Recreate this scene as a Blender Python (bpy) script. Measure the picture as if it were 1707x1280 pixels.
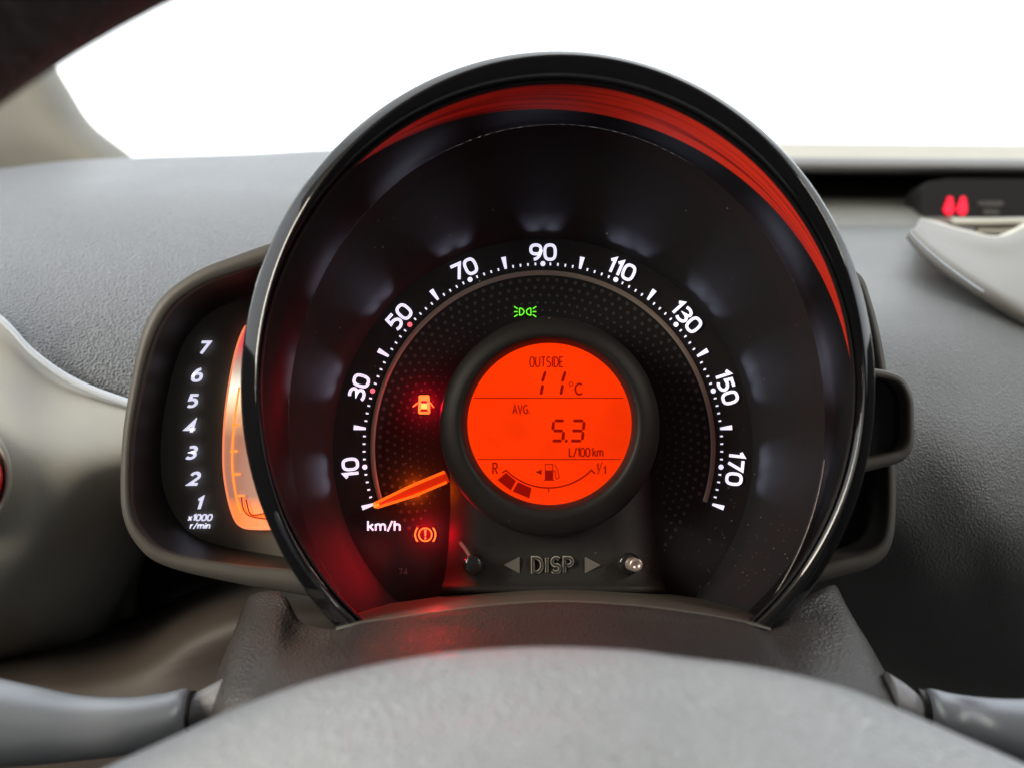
import bpy, math, random
from mathutils import Vector
random.seed(4)
for o in list(bpy.data.objects): bpy.data.objects.remove(o)
S = bpy.context.scene
COL = S.collection
R = math.radians
FPX = 1925.0                     # focal length in photo pixels (photo is 1707 px wide)

# ------------------------------------------------------------------ camera
cd = bpy.data.cameras.new('camera'); cam = bpy.data.objects.new('camera', cd); COL.objects.link(cam)
cd.sensor_width = 36.0; cd.lens = FPX/1707*36.0
cd.clip_start = 0.01; cd.clip_end = 50
cam.location = (0, 0, 0); cam.rotation_euler = (R(90), 0, 0)
cd.dof.use_dof = True; cd.dof.focus_distance = 0.345; cd.dof.aperture_fstop = 10.5
S.camera = cam
# ------------------------------------------------------------------ world: white daylight outside the windows
W = bpy.data.worlds.new('World'); S.world = W; W.use_nodes = True
bg = W.node_tree.nodes['Background']
bg.inputs[0].default_value = (0.93, 0.97, 1.0, 1); bg.inputs[1].default_value = 2.6
S.view_settings.view_transform = 'Standard'; S.view_settings.look = 'None'
S.view_settings.exposure = 0; S.view_settings.gamma = 1
# ------------------------------------------------------------------ large lamps
def area(name, loc, target, sx, sy, power, color):
    l = bpy.data.lights.new(name, 'AREA'); l.shape = 'RECTANGLE'; l.size = sx; l.size_y = sy
    l.energy = power; l.color = color
    o = bpy.data.objects.new(name, l); COL.objects.link(o); o.location = loc
    d = Vector(target)-Vector(loc); o.rotation_euler = d.to_track_quat('-Z', 'Y').to_euler(); return o
area('side_window_light', (-0.64, -0.10, 0.20), (-0.02, 0.34, -0.05), 0.14, 0.5, 7.5, (1.0, 0.88, 0.70))
area('side_window_light_right', (0.55, -0.1, 0.40), (0.1, 0.36, 0.0), 0.07, 0.4, 3.5, (1.0, 0.92, 0.8))

# ------------------------------------------------------------------ helpers
def P(px, py, Y): return Vector(((px-853.5)/FPX*Y, Y, (640.0-py)/FPX*Y))
def tag(o, label=None, cat=None, group=None, kind=None):
    if label: o['label'] = label
    if cat: o['category'] = cat
    if group: o['group'] = group
    if kind: o['kind'] = kind
    return o
WL = {}
def thing(name, loc, label, cat, group=None):
    o = bpy.data.objects.new(name, None); COL.objects.link(o); o.location = loc; o.empty_display_size = .01
    WL[o.name] = Vector(loc); return tag(o, label, cat, group)
def part(name, vf, mat, parent=None, smooth=True, thick=0, bevel=0, loc=None):
    verts, faces = vf
    verts = [Vector(v) for v in verts]
    c = Vector(loc) if loc is not None else sum(verts, Vector())/max(1, len(verts))
    me = bpy.data.meshes.new(name); me.from_pydata([tuple(v-c) for v in verts], [], faces); me.update()
    for p in me.polygons: p.use_smooth = smooth
    me.materials.append(mat)
    return place(name, me, c, parent, thick, bevel)
def place(name, me, c, parent=None, thick=0, bevel=0, rot=0):
    o = bpy.data.objects.new(name, me); COL.objects.link(o)
    pl = WL[parent.name] if parent is not None else Vector()
    o.location = Vector(c)-pl; o.parent = parent; WL[o.name] = Vector(c)
    if rot: o.rotation_euler.y = rot
    if bevel:
        m = o.modifiers.new('b', 'BEVEL'); m.width = bevel; m.segments = 3; m.limit_method = 'ANGLE'
    if thick:
        m = o.modifiers.new('s', 'SOLIDIFY'); m.thickness = abs(thick); m.offset = -1 if thick > 0 else 1
    return o
def cat1(p, n):                        # catmull-rom resample of a list of Vectors / tuples, n points per span
    p = [Vector(q) for q in p]; out = []
    for i in range(len(p)-1):
        a = p[i-1] if i else p[0]*2-p[1]; b = p[i]; c = p[i+1]
        d = p[i+2] if i+2 < len(p) else p[-1]*2-p[-2]
        for k in range(n):
            t = k/n; out.append(0.5*((2*b)+(c-a)*t+(2*a-5*b+4*c-d)*t*t+(3*b-a-3*c+d)*t**3))
    out.append(p[-1]); return out
def gridmesh(rows, closed=False):
    n = len(rows[0]); v = [q for r in rows for q in r]; f = []
    for j in range(len(rows)-1):
        for i in range(n if closed else n-1):
            i2 = (i+1) % n
            f.append((j*n+i, j*n+i2, (j+1)*n+i2, (j+1)*n+i))
    return v, f
def surf(rows, nu=8, nv=8):            # rows of (px,py,Y), smooth sheet
    rr = [cat1([P(*q) for q in r], nu) for r in rows]
    cols = [cat1([r[i] for r in rr], nv) for i in range(len(rr[0]))]
    return gridmesh([[c[j] for c in cols] for j in range(len(cols[0]))])
def join(*vfs):
    V, F = [], []
    for v, f in vfs:
        b = len(V); V += list(v); F += [tuple(i+b for i in q) for q in f]
    return V, F
def ring(cx, cy, H, V, Y, n=160, a0=0, a1=360):
    m = n if a1-a0 == 360 else n+1
    return [P(cx+H*math.sin(R(a0+(a1-a0)*i/n)), cy-V*math.cos(R(a0+(a1-a0)*i/n)), Y) for i in range(m)]
def same(cx, cy, H, V, Y, Y2):         # the same physical ring moved along Y: its pixel numbers at Y2
    k = Y/Y2; return (853.5+(cx-853.5)*k, 640+(cy-640)*k, H*k, V*k, Y2)
def loft(rings, closed=True): return gridmesh(rings, closed)
def disc(r):
    return list(r), [tuple(range(len(r)))]
def box(c, s):
    cx, cy, cz = c; a, b, d = [q/2 for q in s]
    v = [Vector((cx+i*a, cy+j*b, cz+k*d)) for i in (-1, 1) for j in (-1, 1) for k in (-1, 1)]
    return v, [(0,1,3,2),(4,6,7,5),(0,4,5,1),(2,3,7,6),(0,2,6,4),(1,5,7,3)]
def poly(pts, Y, depth=0.0004):        # pixel polygon as a thin plate, front at Y
    n = len(pts); v = [P(x, y, Y) for x, y in pts]+[P(x, y, Y)+Vector((0, depth, 0)) for x, y in pts]
    return v, [tuple(range(n))]+[(i, (i+1) % n, n+(i+1) % n, n+i) for i in range(n)]
# stroke ribbons in a 2-D plane (x right, y up)
def ribbon(pts, w, closed=False):
    pts = [p for i, p in enumerate(pts) if i == 0 or (Vector(p)-Vector(pts[i-1])).length > 1e-4]
    n = len(pts); L, Rr = [], []
    for i in range(n):
        p = Vector(pts[i]); a = Vector(pts[i-1]) if (i or closed) else None; b = Vector(pts[(i+1) % n]) if (i < n-1 or closed) else None
        d1 = (p-a).normalized() if a is not None else None; d2 = (b-p).normalized() if b is not None else None
        if d1 is None: d1 = d2
        if d2 is None: d2 = d1
        n1 = Vector((-d1.y, d1.x)); n2 = Vector((-d2.y, d2.x)); m = (n1+n2)
        if m.length < 1e-6: m = n1.copy()
        m.normalize(); k = w/2/max(0.35, m.dot(n1))
        L.append(p+m*k); Rr.append(p-m*k)
    v = L+Rr; f = [(i, (i+1) % n, n+(i+1) % n, n+i) for i in range(n if closed else n-1)]
    return v, f
def arc(cx, cy, rx, ry, a0, a1, n=14):
    return [(cx+rx*math.cos(R(a0+(a1-a0)*i/n)), cy+ry*math.sin(R(a0+(a1-a0)*i/n))) for i in range(n+1)]
def sup(cx, cy, rx, ry, e=2.7, n=36):
    o = []
    for i in range(n):
        t = 2*math.pi*i/n; c, s = math.cos(t), math.sin(t)
        o.append((cx+rx*math.copysign(abs(c)**(2/e), c), cy+ry*math.copysign(abs(s)**(2/e), s)))
    return o
GL = {
 '0': (.66, [(sup(.33,.5,.33,.5),1)]), '1': (.26, [([(0,.80),(.24,1.0),(.24,0)],0)]),
 '2': (.64, [(arc(.32,.70,.31,.30,165,-25,12)+[(.02,0),(.66,0)],0)]),
 '3': (.62, [(arc(.28,.76,.32,.24,130,-90,12)+arc(.28,.27,.35,.27,90,-135,14)[1:],0)]),
 '4': (.70, [([(.50,0),(.50,1),(0,.27),(.72,.27)],0)]),
 '5': (.64, [([(.60,1),(.10,1),(.07,.58)]+arc(.28,.31,.36,.31,100,-125,14),0)]),
 '6': (.66, [(sup(.33,.31,.32,.31,2.4),1), (arc(.50,.36,.49,.64,180,95,10),0)]),
 '7': (.62, [([(0,1),(.62,1),(.20,0)],0)]),
 '9': (.66, [(sup(.33,.69,.32,.31,2.4),1), (arc(.16,.64,.49,.64,0,-85,10),0)]),
 'O': (.70, [(sup(.35,.5,.35,.5,2.5),1)]), 'U': (.66, [([(0,1)]+arc(.33,.33,.33,.33,180,360,12)+[(.66,1)],0)]),
 'T': (.64, [([(0,1),(.64,1)],0),([(.32,1),(.32,0)],0)]), 'I': (.10, [([(.05,1),(.05,0)],0)]),
 'S': (.60, [(arc(.31,.74,.29,.26,40,250,12)+arc(.29,.26,.31,.26,75,-145,12),0)]),
 'D': (.66, [([(0,0),(0,1),(.25,1)]+arc(.25,.5,.42,.5,85,-85,12)+[(.25,0)],1)]),
 'E': (.54, [([(.55,1),(0,1),(0,0),(.55,0)],0),([(0,.52),(.48,.52)],0)]),
 'A': (.66, [([(0,0),(.33,1),(.66,0)],0),([(.12,.33),(.54,.33)],0)]), 'V': (.62, [([(0,1),(.31,0),(.62,1)],0)]),
 'G': (.68, [(arc(.38,.5,.36,.5,50,330,16)+[(.70,.45),(.42,.45)],0)]), 'C': (.66, [(arc(.38,.5,.38,.5,50,310,16),0)]),
 'L': (.52, [([(0,1),(0,0),(.52,0)],0)]), 'P': (.58, [([(0,0),(0,1),(.3,1)]+arc(.3,.74,.28,.26,90,-90,10)+[(0,.48)],0)]),
 'R': (.60, [([(0,0),(0,1),(.3,1)]+arc(.3,.76,.27,.24,90,-90,10)+[(0,.52)],0),([(.28,.52),(.6,0)],0)]),
 'B': (.60, [([(0,0),(0,1),(.3,1)]+arc(.3,.76,.25,.24,90,-90,10)+[(0,.52)],0),([(0,0),(.3,0)]+arc(.3,.26,.3,.26,-90,90,10),0)]),
 'N': (.64, [([(0,0),(0,1),(.64,0),(.64,1)],0)]),
 '/': (.45, [([(0,-.08),(.45,1.05)],0)]), '.': (.12, [([(.06,0),(.06,.14)],0)]), ' ': (.3, []),
 'k': (.52, [([(0,0),(0,1.05)],0),([(.48,.70),(.06,.36)],0),([(.2,.42),(.52,0)],0)]),
 'm': (.92, [([(0,0),(0,.70)],0),([(0,.5)]+arc(.23,.48,.22,.22,160,0,8)+[(.46,0)],0),([(.46,.5)]+arc(.69,.48,.22,.22,160,0,8)+[(.92,0)],0)]),
 'n': (.48, [([(0,0),(0,.70)],0),([(0,.5)]+arc(.24,.46,.24,.24,150,0,8)+[(.48,0)],0)]),
 'h': (.50, [([(0,0),(0,1.05)],0),([(0,.48)]+arc(.25,.46,.25,.24,150,0,8)+[(.5,0)],0)]),
 'r': (.34, [([(0,0),(0,.70)],0),([(0,.46)]+arc(.24,.46,.22,.24,150,70,6),0)]),
 'i': (.08, [([(.04,0),(.04,.70)],0),([(.04,.86),(.04,1.0)],0)]), 'x': (.50, [([(0,.68),(.5,0)],0),([(0,0),(.5,.68)],0)]),
}
def text2d(s, h, w, wx=1.0, gap=.22, shear=0.0):
    """strokes of a word, centred, in pixels; h = height, w = stroke width"""
    x = 0; out = []
    for ch in s:
        gw, st = GL[ch]
        for pts, cl in st:
            q = [((x+p[0]*wx)*h, p[1]*h) for p in pts]
            out.append(ribbon(q, w, bool(cl)))
        x += gw*wx+gap*(1 if ch != ' ' else 0)
    tw = (x-gap)*h
    V, F = join(*out)
    return [Vector((v.x-tw/2+shear*(v.y-h/2), v.y-h/2)) for v in V], F
def put2d(vf, cx, cy, Y, rot=0, dz=0):
    """pixel-sized 2-D shape to the plane at depth Y, rotated clockwise by rot degrees; slightly staggered so strokes never share a plane"""
    c, s = math.cos(R(rot)), math.sin(R(rot)); V = []
    for v in vf[0]:
        x = v.x*c+v.y*s; y = -v.x*s+v.y*c
        V.append(P(cx+x, cy-y, Y))
    return V, vf[1]
def word(name, s, cx, cy, h, w, Y, mat, parent, wx=1., gap=.22, rot=0, shear=0., thick=.00025):
    return part(name, put2d(text2d(s, h, w, wx, gap, shear), cx, cy, Y, rot), mat, parent, smooth=False, thick=thick)
def line(pts, w, Y, closed=False):
    V, F = ribbon([(x, -y) for x, y in pts], w, closed); return [P(v.x, -v.y, Y) for v in V], F

# ------------------------------------------------------------------ materials
def mat(name, col, rough=.5, metal=0., bump=None, spec=.5, coat=0., var=0., em=None, es=0., varscale=40, rvar=0.):
    m = bpy.data.materials.new(name); m.use_nodes = True; nt = m.node_tree; b = nt.nodes['Principled BSDF']
    b.inputs['Base Color'].default_value = (*col, 1); b.inputs['Roughness'].default_value = rough
    b.inputs['Metallic'].default_value = metal; b.inputs['Specular IOR Level'].default_value = spec
    b.inputs['Coat Weight'].default_value = coat; b.inputs['Coat Roughness'].default_value = .04
    tc = nt.nodes.new('ShaderNodeTexCoord')
    geo = nt.nodes.new('ShaderNodeNewGeometry')
    if var or rvar:
        n = nt.nodes.new('ShaderNodeTexNoise'); n.inputs['Scale'].default_value = varscale; n.inputs['Detail'].default_value = 6
        nt.links.new(geo.outputs['Position'], n.inputs['Vector'])
        if var:
            mr = nt.nodes.new('ShaderNodeMapRange'); mr.inputs[1].default_value = .3; mr.inputs[2].default_value = .7
            mr.inputs[3].default_value = 1-var; mr.inputs[4].default_value = 1+var
            nt.links.new(n.outputs['Fac'], mr.inputs[0])
            mx = nt.nodes.new('ShaderNodeVectorMath'); mx.operation = 'SCALE'; mx.inputs[0].default_value = col
            nt.links.new(mr.outputs[0], mx.inputs['Scale']); nt.links.new(mx.outputs[0], b.inputs['Base Color'])
        if rvar:
            m2 = nt.nodes.new('ShaderNodeMapRange'); m2.inputs[1].default_value = .3; m2.inputs[2].default_value = .7
            m2.inputs[3].default_value = max(0, rough-rvar); m2.inputs[4].default_value = rough+rvar
            nt.links.new(n.outputs['Fac'], m2.inputs[0]); nt.links.new(m2.outputs[0], b.inputs['Roughness'])
    if bump:
        kind, sc, st = bump
        if kind == 'leather':
            t = nt.nodes.new('ShaderNodeTexVoronoi'); t.inputs['Scale'].default_value = sc; t.feature = 'SMOOTH_F1'
            t.inputs['Smoothness'].default_value = .4
            w = nt.nodes.new('ShaderNodeTexNoise'); w.inputs['Scale'].default_value = sc*.8; w.inputs['Detail'].default_value = 2
            ad = nt.nodes.new('ShaderNodeVectorMath'); ad.operation = 'MULTIPLY_ADD'
            ad.inputs[1].default_value = (.9/sc,)*3
            nt.links.new(geo.outputs['Position'], w.inputs['Vector']); nt.links.new(w.outputs['Color'], ad.inputs[0])
            nt.links.new(geo.outputs['Position'], ad.inputs[2]); nt.links.new(ad.outputs[0], t.inputs['Vector']); out = t.outputs['Distance']
        else:
            t = nt.nodes.new('ShaderNodeTexNoise'); t.inputs['Scale'].default_value = sc; t.inputs['Detail'].default_value = 3
            nt.links.new(geo.outputs['Position'], t.inputs['Vector']); out = t.outputs['Fac']
        bp = nt.nodes.new('ShaderNodeBump'); bp.inputs['Strength'].default_value = st; bp.inputs['Distance'].default_value = (1.3 if kind == 'leather' else .5)/sc
        nt.links.new(out, bp.inputs['Height']); nt.links.new(bp.outputs[0], b.inputs['Normal'])
    if em:
        b.inputs['Emission Color'].default_value = (*em, 1); b.inputs['Emission Strength'].default_value = es
    return m
def glass(name, fac=1.0, rough=0.0):
    m = bpy.data.materials.new(name); m.use_nodes = True; nt = m.node_tree; nt.nodes.clear()
    o = nt.nodes.new('ShaderNodeOutputMaterial'); t = nt.nodes.new('ShaderNodeBsdfTransparent'); g = nt.nodes.new('ShaderNodeBsdfGlossy')
    g.inputs['Roughness'].default_value = rough; fr = nt.nodes.new('ShaderNodeFresnel'); fr.inputs[0].default_value = 1.45
    mu = nt.nodes.new('ShaderNodeMath'); mu.operation = 'MULTIPLY'; mu.inputs[1].default_value = fac
    mx = nt.nodes.new('ShaderNodeMixShader'); nt.links.new(fr.outputs[0], mu.inputs[0]); nt.links.new(mu.outputs[0], mx.inputs[0])
    nt.links.new(t.outputs[0], mx.inputs[1]); nt.links.new(g.outputs[0], mx.inputs[2]); nt.links.new(mx.outputs[0], o.inputs[0]); return m
M = dict(
 gloss=mat('piano_black', (.006,.006,.007), .06, spec=.5),
 tube=mat('black_satin_tube', (.005,.005,.006), .45, spec=.15),
 cone=mat('black_cone', (.009,.009,.011), .75, spec=.15),
 dial=mat('dial_black', (.010,.010,.011), .55, spec=.25),
 red=mat('red_reflection_band', (.90,.06,.03), .45, spec=.12, var=.10, varscale=25),
 dots=mat('dial_dots', (.05,.048,.046), .4, spec=.4),
 taupe=mat('scale_arc', (.26,.225,.195), .4, metal=.3),
 pod=mat('pod_plastic', (.019,.0175,.016), .5, spec=.25, bump=('noise', 2600, .18), var=.1, varscale=120),
 podd=mat('pod_ring_plastic', (.012,.0112,.0105), .5, spec=.22, bump=('noise', 2600, .15)),
 housing=mat('housing_grey', (.078,.072,.064), .48, spec=.4, bump=('noise', 2200, .35), var=.08),
 dark=mat('recess_black', (.016,.015,.014), .45, spec=.3),
 tface=mat('tach_face', (.13,.12,.10), .55, spec=.3),
 pad=mat('dash_pad', (.14,.152,.168), .42, spec=.6, bump=('leather', 1150, .9), var=.10, varscale=22, rvar=.06),
 panel=mat('dash_panel', (.31,.30,.265), .55, spec=.45, bump=('noise', 1600, .25), var=.07, varscale=18),
 panelr=mat('dash_panel_right', (.14,.145,.145), .42, spec=.6, bump=('leather', 1400, .6), var=.08),
 bead=mat('trim_bead', (.55,.60,.68), .35, spec=.6),
 ledge=mat('ledge_beige', (.42,.40,.32), .6, var=.05, bump=('noise', 500, .2)),
 ledgeg=mat('ledge_grey', (.20,.20,.20), .5),
 beige=mat('pillar_beige', (.215,.207,.175), .7, bump=('noise', 900, .2), var=.04),
 lower=mat('lower_panel', (.048,.038,.031), .6, bump=('noise', 1200, .2), var=.1),
 shroud=mat('shroud_leather', (.034,.029,.026), .42, spec=.45, bump=('leather', 1400, .4), var=.12, rvar=.05),
 hub=mat('hub_leather', (.29,.305,.32), .33, spec=.7, bump=('leather', 900, .6), var=.04, varscale=45),
 rim=mat('rim_leather', (.020,.014,.012), .55, bump=('leather', 500, .4)),
 satin=mat('satin_silver', (.22,.24,.27), .40, metal=.35, bump=('noise', 700, .08)),
 satind=mat('collar_grey', (.16,.16,.17), .4, bump=('noise', 1500, .4)),
 knob=mat('knob_black', (.012,.012,.012), .12, spec=.6),
 chrome=mat('knob_pale', (.45,.38,.34), .25, metal=.6),
 white=mat('lit_white', (.8,.8,.85), .5, em=(.72,.73,.92), es=1.0),
 pink=mat('lit_pink', (.6,.2,.25), .5, em=(1.0,.15,.22), es=.9),
 lcd=mat('lcd_orange', (.02,.0,.0), .35, spec=.15, em=(1.0,.035,.0), es=1.15),
 lcdt=mat('lcd_ink', (.02,.0,.0), .6, spec=.05, em=(.26,.002,.0), es=1.0),
 green=mat('lit_green', (.1,.5,.05), .5, em=(.16,1.0,.02), es=1.0),
 yellow=mat('lit_amber', (.5,.3,.05), .5, em=(1.0,.55,.06), es=1.5),
 amber=mat('lit_orange_red', (.5,.1,.02), .5, em=(1.0,.24,.03), es=1.5),
 needle=mat('needle_body', (.35,.03,.01), .18, spec=.6, em=(.9,.03,.0), es=.45),
 needlee=mat('needle_edge', (.8,.2,.02), .3, em=(1.0,.11,.004), es=1.25),
 redlit=mat('lit_red', (.5,.0,.02), .5, em=(1.0,.0,.03), es=1.3),
 ventred=mat('vent_red', (.6,.01,.01), .3, coat=.3),
 emboss=mat('embossed_grey', (.42,.39,.34), .35, spec=.6),
 embossd=mat('embossed_dark', (.04,.037,.034), .35, spec=.5),
 embarrow=mat('embossed_arrow', (.13,.12,.105), .45),
 faint=mat('faint_print', (.10,.095,.09), .5),
 headliner=mat('headliner', (.30,.28,.25), .9, bump=('noise', 300, .3)), cloth=mat('cabin_dark', (.03,.03,.03), .8),
 lens=glass('gauge_lens', .22), wind=glass('windscreen_glass', .6),
)
# streaks of the red reflection, painted into the tube band's colour
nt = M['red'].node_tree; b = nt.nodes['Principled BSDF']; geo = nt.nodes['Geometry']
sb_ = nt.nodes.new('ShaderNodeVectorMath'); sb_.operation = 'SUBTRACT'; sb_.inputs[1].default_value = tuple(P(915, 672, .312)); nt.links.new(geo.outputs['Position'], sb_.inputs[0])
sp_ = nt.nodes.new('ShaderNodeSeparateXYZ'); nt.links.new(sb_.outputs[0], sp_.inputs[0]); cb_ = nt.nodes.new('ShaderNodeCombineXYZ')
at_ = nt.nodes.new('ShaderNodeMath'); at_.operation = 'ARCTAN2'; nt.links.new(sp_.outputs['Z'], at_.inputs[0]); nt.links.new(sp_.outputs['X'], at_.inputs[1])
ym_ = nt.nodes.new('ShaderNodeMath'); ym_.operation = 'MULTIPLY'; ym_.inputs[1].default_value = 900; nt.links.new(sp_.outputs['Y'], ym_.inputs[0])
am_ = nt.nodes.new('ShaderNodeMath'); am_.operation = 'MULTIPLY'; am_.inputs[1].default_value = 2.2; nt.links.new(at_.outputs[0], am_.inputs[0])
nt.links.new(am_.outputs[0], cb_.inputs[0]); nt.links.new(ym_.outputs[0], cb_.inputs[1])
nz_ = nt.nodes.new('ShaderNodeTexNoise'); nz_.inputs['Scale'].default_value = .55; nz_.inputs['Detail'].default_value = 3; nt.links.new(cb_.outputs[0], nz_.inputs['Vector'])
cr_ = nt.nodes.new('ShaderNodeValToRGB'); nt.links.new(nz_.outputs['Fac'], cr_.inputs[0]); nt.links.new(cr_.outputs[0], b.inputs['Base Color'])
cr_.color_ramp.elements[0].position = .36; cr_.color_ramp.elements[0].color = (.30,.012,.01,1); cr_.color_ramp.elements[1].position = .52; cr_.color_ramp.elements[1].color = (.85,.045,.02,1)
# tachometer strip: brushed plastic, display colours and a white window glare painted as emission
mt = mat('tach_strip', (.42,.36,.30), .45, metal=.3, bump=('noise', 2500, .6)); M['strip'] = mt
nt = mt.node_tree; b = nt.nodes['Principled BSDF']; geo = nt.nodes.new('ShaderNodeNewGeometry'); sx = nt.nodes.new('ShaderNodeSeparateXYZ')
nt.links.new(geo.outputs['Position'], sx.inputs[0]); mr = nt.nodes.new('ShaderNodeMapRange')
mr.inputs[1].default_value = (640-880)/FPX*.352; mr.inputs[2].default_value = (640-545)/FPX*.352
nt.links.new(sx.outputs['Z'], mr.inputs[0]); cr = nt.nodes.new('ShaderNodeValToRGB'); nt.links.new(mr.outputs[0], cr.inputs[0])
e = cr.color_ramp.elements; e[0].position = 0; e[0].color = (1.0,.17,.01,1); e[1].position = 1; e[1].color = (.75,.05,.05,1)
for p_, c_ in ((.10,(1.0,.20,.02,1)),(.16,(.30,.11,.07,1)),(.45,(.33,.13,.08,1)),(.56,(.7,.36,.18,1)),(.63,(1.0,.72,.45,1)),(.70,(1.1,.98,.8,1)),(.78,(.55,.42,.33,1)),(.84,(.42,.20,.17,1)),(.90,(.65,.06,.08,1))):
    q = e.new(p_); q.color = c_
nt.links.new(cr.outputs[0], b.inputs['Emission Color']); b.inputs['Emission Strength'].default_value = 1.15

nt = M['lcd'].node_tree; b = nt.nodes['Principled BSDF']; geo = nt.nodes['Geometry']; nz = nt.nodes.new('ShaderNodeTexNoise'); nz.inputs['Scale'].default_value = 38
nt.links.new(geo.outputs['Position'], nz.inputs['Vector']); mr = nt.nodes.new('ShaderNodeMapRange'); mr.inputs[1].default_value = .3; mr.inputs[2].default_value = .7; mr.inputs[3].default_value = .88; mr.inputs[4].default_value = 1.25
nt.links.new(nz.outputs['Fac'], mr.inputs[0]); nt.links.new(mr.outputs[0], b.inputs['Emission Strength'])

# ------------------------------------------------------------------ cabin around the camera (roof, seats, doors, floor)
def slab(name, yz, x0, x1, m, t=.02):
    V = []; 
    for y, z in yz: V += [Vector((x0, y, z)), Vector((x1, y, z))]
    F = [(2*i, 2*i+1, 2*i+3, 2*i+2) for i in range(len(yz)-1)]
    return tag(part(name, (V, F), m, smooth=False, thick=t), kind='structure')
slab('headliner', [(.22,.50),(-.25,.36),(-.9,.12)], -.72, .95, M['headliner'])
slab('cabin_floor', [(-.9,.12),(-.7,-.5),(-.4,-.95),(.6,-.75),(1.05,-.45),(1.08,.02)], -.72, .95, M['cloth'])
def side(name, x):
    pts = [(-.9,-.9),(-.9,-.10),(-.3,.02),(.9,.16),(1.1,.05),(1.1,-.9)]
    V = [Vector((x, y, z)) for y, z in pts]
    tag(part(name, (V, [tuple(range(len(V)))]), M['cloth'], smooth=False, thick=.03), kind='structure')
side('door_panel', -.70); side('door_panel', .94)

# ------------------------------------------------------------------ windscreen and pillar
o = part('windscreen', gridmesh([[Vector((x, 1.02-.1*x*x, .13)) for x in [i*.1-.72 for i in range(18)]],
                                 [Vector((x, .62-.1*x*x, .33)) for x in [i*.1-.72 for i in range(18)]],
                                 [Vector((x, .24-.05*x*x, .50)) for x in [i*.1-.72 for i in range(18)]]]), M['wind'], thick=.004)
tag(o, 'clear sloping windscreen above the dashboard with white daylight behind it', 'windscreen')
pil = thing('windscreen_pillar', P(60, 280, .72), 'beige windscreen pillar rising at the upper left beside the windscreen', 'car pillar')
edge = [(245,300),(215,262),(150,210),(112,152),(80,95),(40,0),(10,-90)]
part('pillar_cover', surf([[(x, y, .80) for x, y in edge], [(x-8, y+2, .775) for x, y in edge], [(x-45, y+8, .755) for x, y in edge],
    [(x-120, y+20, .76) for x, y in edge], [(x-260, y+40, .80) for x, y in edge], [(x-420, y+50, .9) for x, y in edge]], 6, 6), M['beige'], pil)
part('pillar_seal', surf([[(x+4, y-1, .812) for x, y in edge], [(x+3, y, .802) for x, y in edge], [(x-6, y, .80) for x, y in edge]], 6, 4), M['ledge'], pil)

# ------------------------------------------------------------------ dashboard
dash = thing('dashboard', P(853, 1000, .6), 'grained grey dashboard wrapping behind the instrument cluster with a dark slot at the right', 'dashboard')
xs = [-220,-100,0,100,220,400,560,760]
def row(ys, Y, xs=xs): return [(x, y, (Y[i] if isinstance(Y, (list, tuple)) else Y)) for i, (x, y) in enumerate(zip(xs, ys))]
part('upper_pad', surf([
  row([330,322,318,305,295,288,280,275], .70),
  row([296,288,283,271,264,259,251,248], .66),
  row([310,302,297,284,277,268,262,258], .60),
  row([350,340,335,328,330,330,330,330], .50),
  row([400,405,412,420,425,430,435,440], .44),
  row([430,470,500,530,545,560,570,580], .405),
  row([440,497,552,622,668,705,740,760], .392),
  row([450,505,560,632,678,715,750,770], .41)], 10, 8), M['pad'], dash)
bpts = [(-220,425),(-100,470),(0,527),(55,583),(120,629),(200,662),(330,700),(520,745)]
def bead(pts, Y, w, m, name, parent, dy=0):
    rows = []
    c = cat1([P(x, y, Y) for x, y in pts], 8); k = Y/FPX*w/2
    for j in range(9):
        a = math.pi*2*j/8; rows.append([q+Vector((0, -k*math.cos(a)*.8, k*math.sin(a)+dy)) for q in c])
    return part(name, gridmesh(rows), m, parent)
bead([(x, y+5) for x, y in bpts], .386, 15, M['bead'], 'trim_strip', dash)
xl = [-240,-120,0,80,160,240,320,420,560]
part('lower_panel_left', surf([
  row([440,475,530,612,652,678,700,735,760], .392, xl),
  row([520,560,615,665,690,712,735,765,790], .378, xl),
  row([680,700,740,770,790,800,810,820,840], [.352,.352,.352,.354,.360,.375,.40,.43,.45], xl),
  row([850,860,880,900,905,905,905,905,905], [.350,.350,.352,.360,.385,.45,.52,.56,.58], xl),
  row([990,1000,1000,1000,990,985,980,980,980], [.36,.36,.368,.388,.43,.50,.56,.58,.60], xl),
  row([1085,1085,1075,1060,1045,1040,1035,1030,1030], [.385,.39,.40,.42,.46,.52,.57,.59,.60], xl),
  row([1120,1120,1110,1095,1085,1080,1075,1070,1070], [.43,.43,.44,.45,.47,.48,.5,.5,.5], xl)], 8, 8), M['panel'], dash)
part('knee_panel', surf([
  row([1060,1060,1055,1050,1040,1020,985,960,950], [.50,.50,.50,.50,.50,.48,.46,.45,.44], xl),
  row([1120,1120,1120,1110,1100,1080,1040,1010,1000], [.40]*5+[.395,.385,.38,.38], xl),
  row([1180,1180,1180,1180,1180,1170,1150,1130,1120], [.375]*9, xl),
  row([1400]*9, [.37]*9, xl)], 8, 8), M['lower'], dash)
part('column_recess_shade', surf([[(235,790,.47),(290,790,.46),(360,790,.45),(480,790,.45)], [(215,880,.475),(270,880,.46),(360,880,.45),(480,880,.45)],
  [(190,960,.50),(260,960,.47),(360,960,.46),(480,960,.46)], [(200,1020,.52),(270,1020,.49),(360,1010,.47),(480,1000,.46)], [(230,1080,.56),(300,1070,.54),(380,1050,.52),(480,1040,.5)]], 6, 6), M['dark'], dash)  # dark sheet standing in for the shade of the hollow
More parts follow.
